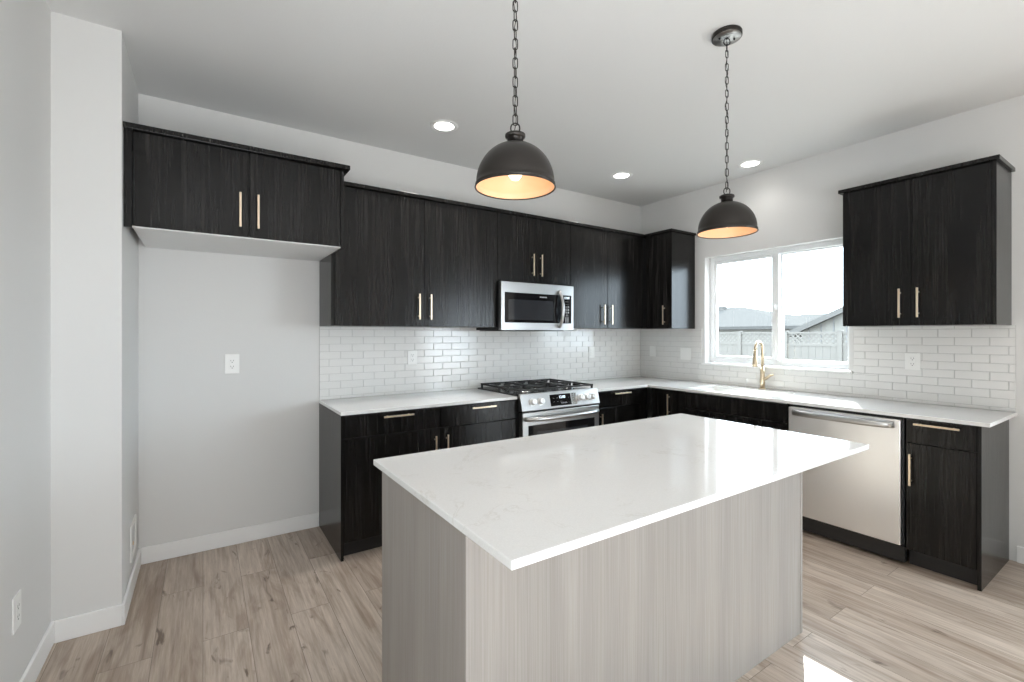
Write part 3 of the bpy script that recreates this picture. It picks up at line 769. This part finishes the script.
# ------------------------------------------------------------------ outlets, switches
def plate(name, label, cat, center, normal, w_, h_, kind):
    """normal '-y' (back wall), '-x' (right wall), '+x' (left walls)"""
    cx_, cy_, cz_ = center
    def B(bm, a0, a1, z0, z1, d0, d1):
        if normal == '-y': box(bm, cx_ + a0, cx_ + a1, cy_ - d1, cy_ - d0, cz_ + z0, cz_ + z1)
        elif normal == '-x': box(bm, cx_ - d1, cx_ - d0, cy_ + a0, cy_ + a1, cz_ + z0, cz_ + z1)
        else: box(bm, cx_ + d0, cx_ + d1, cy_ + a0, cy_ + a1, cz_ + z0, cz_ + z1)
        return bm
    t = thing(name, label, cat, center)
    obj('cover_plate', B(bmesh.new(), -w_ / 2, w_ / 2, -h_ / 2, h_ / 2, .0004, .006), M_plate, t, bevel=.002)
    cols = (-.024, .024) if kind == 'double_switch' else (0,)
    for c in cols:
        if 'switch' in kind:
            obj('rocker', B(bmesh.new(), c - .0165, c + .0165, -.034, .034, .0062, .009), M_plate, t, bevel=.0015)
        else:
            rc = obj('receptacle', B(bmesh.new(), c - .017, c + .017, -.035, .035, .0062, .0078), M_plate, t, bevel=.001)
            for zz in (-.019, .019):
                bm = bmesh.new()
                B(bm, c - .0085, c - .0062, zz - .002, zz + .007, .0079, .0083); B(bm, c + .0062, c + .0085, zz - .002, zz + .007, .0079, .0083)
                B(bm, c - .0025, c + .0025, zz - .011, zz - .006, .0079, .0083)
                obj('socket', bm, M_slot, rc)
    return t
plate('wall_outlet', 'white electrical outlet on the bare wall inside the refrigerator alcove', 'outlet', (-3.982, -.0002, 1.196), '-y', .082, .128, 'outlet')
plate('wall_outlet', 'white electrical outlet on the tile under the left wall cabinet', 'outlet', (-2.733, FB + .0005, 1.204), '-y', .080, .115, 'outlet')
plate('light_switch', 'narrow white switch plate on the tile between the range and the corner', 'switch', (-.766, FB + .0005, 1.203), '-y', .080, .115, 'switch')
plate('light_switch', 'faint white single switch plate on the tile beside the corner', 'switch', (FB + .0005, -.184, 1.205), '-x', .080, .115, 'switch')
plate('light_switch', 'square white double switch plate on the tile left of the window', 'switch', (FB + .0005, -.604, 1.190), '-x', .125, .120, 'double_switch')
plate('wall_outlet', 'white electrical outlet on the tile under the right wall cabinet', 'outlet', (FB + .0005, -2.435, 1.202), '-x', .086, .118, 'outlet')
plate('wall_outlet', 'white electrical outlet low on the left wall at the photo edge', 'outlet', (XW, -1.162, .376), '+x', .085, .128, 'outlet')
# supply box in the alcove side wall
sb = thing('water_supply_box', 'white water supply box low in the side wall of the refrigerator alcove', 'utility box', (XL, -.30, .17))
obj('box_frame', frame(bmesh.new(), 'x', XL + .0004, XL + .008, -.405, -.185, .175, .365, .022), M_plate, sb, bevel=.002)
obj('box_back', BX(XL + .0004, XL + .002, -.382, -.208, .198, .342), M_mel, sb)
obj('valve', lathe(bmesh.new(), [(.010, XL + .0022), (.010, XL + .006), (.006, XL + .0075)], -.295, .24, 16, True, True, axis='x'), M_brass, sb)

# ------------------------------------------------------------------ outdoors
GZ = -.42
gr = struct('ground', BX(.30, 60, -25, 45, GZ - .1, GZ), M_ground)
# vinyl privacy fence with a lattice top, 9 m beyond the window
FXP = 9.0
fn = thing('vinyl_fence', 'pale vinyl privacy fence with a lattice top across the yard', 'fence', (FXP, 2, GZ))
posts = [-3.7 + 1.29 * i for i in range(9)]
ftop, fmid = 1.455, 1.135
for y in posts:
    pp = obj('post', BX(FXP - .05, FXP + .05, y - .05, y + .05, GZ, ftop + .01), M_fence, fn, bevel=.004)
    obj('post_cap', prism(bmesh.new(), [(y - .06, ftop + .0105), (y + .06, ftop + .0105), (y + .045, ftop + .035), (y - .045, ftop + .035)], 'x', FXP - .06, FXP + .06), M_fence, pp)
for y0_, y1_ in zip(posts, posts[1:]):
    a, b_ = y0_ + .051, y1_ - .051
    bm = bmesh.new(); n = 7; wv = (b_ - a) / n
    for i in range(n): box(bm, FXP - .011, FXP + .011, a + i * wv + .002, a + (i + 1) * wv - .002, GZ + .12, fmid - .05)
    obj('panel_boards', bm, M_fence, fn)
    for (q0, q1) in ((GZ + .03, GZ + .119), (fmid - .049, fmid + .02), (ftop - .045, ftop)):
        obj('rail', BX(FXP - .025, FXP + .025, a, b_, q0, q1), M_fence, fn)
    bm = bmesh.new(); z0_, z1_ = fmid + .021, ftop - .046; hh = z1_ - z0_; st = .125; w_ = .034
    for sgn, xo in ((1, -.006), (-1, .004)):
        u = a - hh
        while u < b_:
            p0, p1 = (u, z0_), (u + hh, z1_)
            if sgn < 0: p0, p1 = (u + hh, z0_), (u, z1_)
            # clip the slat to the panel
            (ya, za), (yb, zb) = p0, p1
            def clip(yv): return za + (zb - za) * (yv - ya) / (yb - ya)
            if ya > yb: (ya, za), (yb, zb) = (yb, zb), (ya, za)
            if yb > a + .01 and ya < b_ - .01:
                if ya < a: za = za + (zb - za) * (a - ya) / (yb - ya); ya = a
                if yb > b_: zb = za + (zb - za) * (b_ - ya) / (yb - ya); yb = b_
                d = Vector((0, yb - ya, zb - za)); nrm = Vector((0, -d.z, d.y)).normalized() * (w_ / 2)
                A_, B_ = Vector((FXP + xo, ya, za)), Vector((FXP + xo, yb, zb)); T_ = Vector((.006, 0, 0))
                vs = [bm.verts.new(p) for p in (A_ - nrm, B_ - nrm, B_ + nrm, A_ + nrm, A_ - nrm + T_, B_ - nrm + T_, B_ + nrm + T_, A_ + nrm + T_)]
                for f_ in ((3, 2, 1, 0), (4, 5, 6, 7), (0, 1, 5, 4), (1, 2, 6, 5), (2, 3, 7, 6), (3, 0, 4, 7)): bm.faces.new([vs[i] for i in f_])
            u += st
    obj('lattice', bm, M_fence, fn)

# gabled house on the right, behind the fence
HX = 14.0
def hz(yv): return 1.60 + (4.86 - yv) * .475     # rake line of the near gable
hs = thing('gabled_house', 'pale house gable rising behind the right half of the fence', 'house', (HX + 4, -.5, GZ))
yl, yp = 5.2, -.2; yr_ = 2 * yp - yl; ze = hz(yl); zp = hz(yp)
obj('wall', prism(bmesh.new(), [(yl - .45, GZ), (yr_ + .45, GZ), (yr_ + .45, hz(yl - .45) - .15), (yp, zp - .15), (yl - .45, hz(yl - .45) - .15)], 'x', HX + .35, HX + 8), M_siding, hs)
bm = bmesh.new()
k = yr_ + .5
while k < yl - .5:
    top = (hz(k) if k > yp else hz(2 * yp - k)) - .17
    box(bm, HX + .33, HX + .352, k, k + .035, GZ + .3, top); k += .40
obj('batten_siding', bm, M_fascia, hs)
obj('roof', prism(bmesh.new(), [(yl, ze), (yp, zp), (yr_, ze), (yr_, ze - .14), (yp, zp - .14), (yl, ze - .14)], 'x', HX + .03, HX + 8.3), M_roof, hs)
obj('rake_board', prism(bmesh.new(), [(yl + .02, ze + .0), (yp, zp + .01), (yr_ - .02, ze + .0), (yr_ - .02, ze - .20), (yp, zp - .20), (yl + .02, ze - .20)], 'x', HX, HX + .029), M_fascia2, hs)

# hip-roofed house farther back on the left
def roof_solid(name, eave, ridge, par):
    """eave = 4 corner points, ridge = 2 points; a closed hip roof with an eave thickness"""
    bm = bmesh.new(); e0 = [bm.verts.new(p) for p in eave]; e1 = [bm.verts.new((p[0], p[1], p[2] - .18)) for p in eave]; r_ = [bm.verts.new(p) for p in ridge]
    bm.faces.new((e0[0], e0[1], r_[1], r_[0])); bm.faces.new((e0[2], e0[3], r_[0], r_[1])); bm.faces.new((e0[1], e0[2], r_[1])); bm.faces.new((e0[3], e0[0], r_[0]))
    for i in range(4): j = (i + 1) % 4; bm.faces.new((e0[i], e1[i], e1[j], e0[j]))
    bm.faces.new(e1[::-1]); return obj(name, bm, M_roof, par)
hh_ = thing('hip_roofed_house', 'distant house with a low grey hip roof seen over the left of the fence', 'house', (28, 14, GZ))
# near wing: eave line at z 1.66 towards the window
roof_solid('roof', [(22.5, 20.5, 1.86), (22.5, 8.6, 1.86), (32, 8.6, 1.86), (32, 20.5, 1.86)], [(27.2, 17.8, 3.30), (27.2, 14.4, 3.30)], hh_)
roof_solid('roof', [(26.0, 14.0, 1.86), (26.0, 3.2, 1.86), (35, 3.2, 1.86), (35, 14.0, 1.86)], [(30.5, 12.0, 2.78), (30.5, 6.6, 2.78)], hh_)
obj('wall', BXS((23, 31.5, 9.1, 20, GZ, 1.67)), M_siding, hh_)
obj('wall', BXS((31.6, 34.5, 3.7, 13.5, GZ, 1.67), (26.6, 31.49, 3.7, 9.0, GZ, 1.67)), M_siding, hh_)
for (vx, vy, vz) in ((26.6, 15.6, 3.15), (30.2, 9.6, 2.76)):
    obj('roof_vent', BXS((vx - .2, vx + .2, vy - .25, vy + .25, vz - .1, vz + .22)), M_fascia2, hh_)
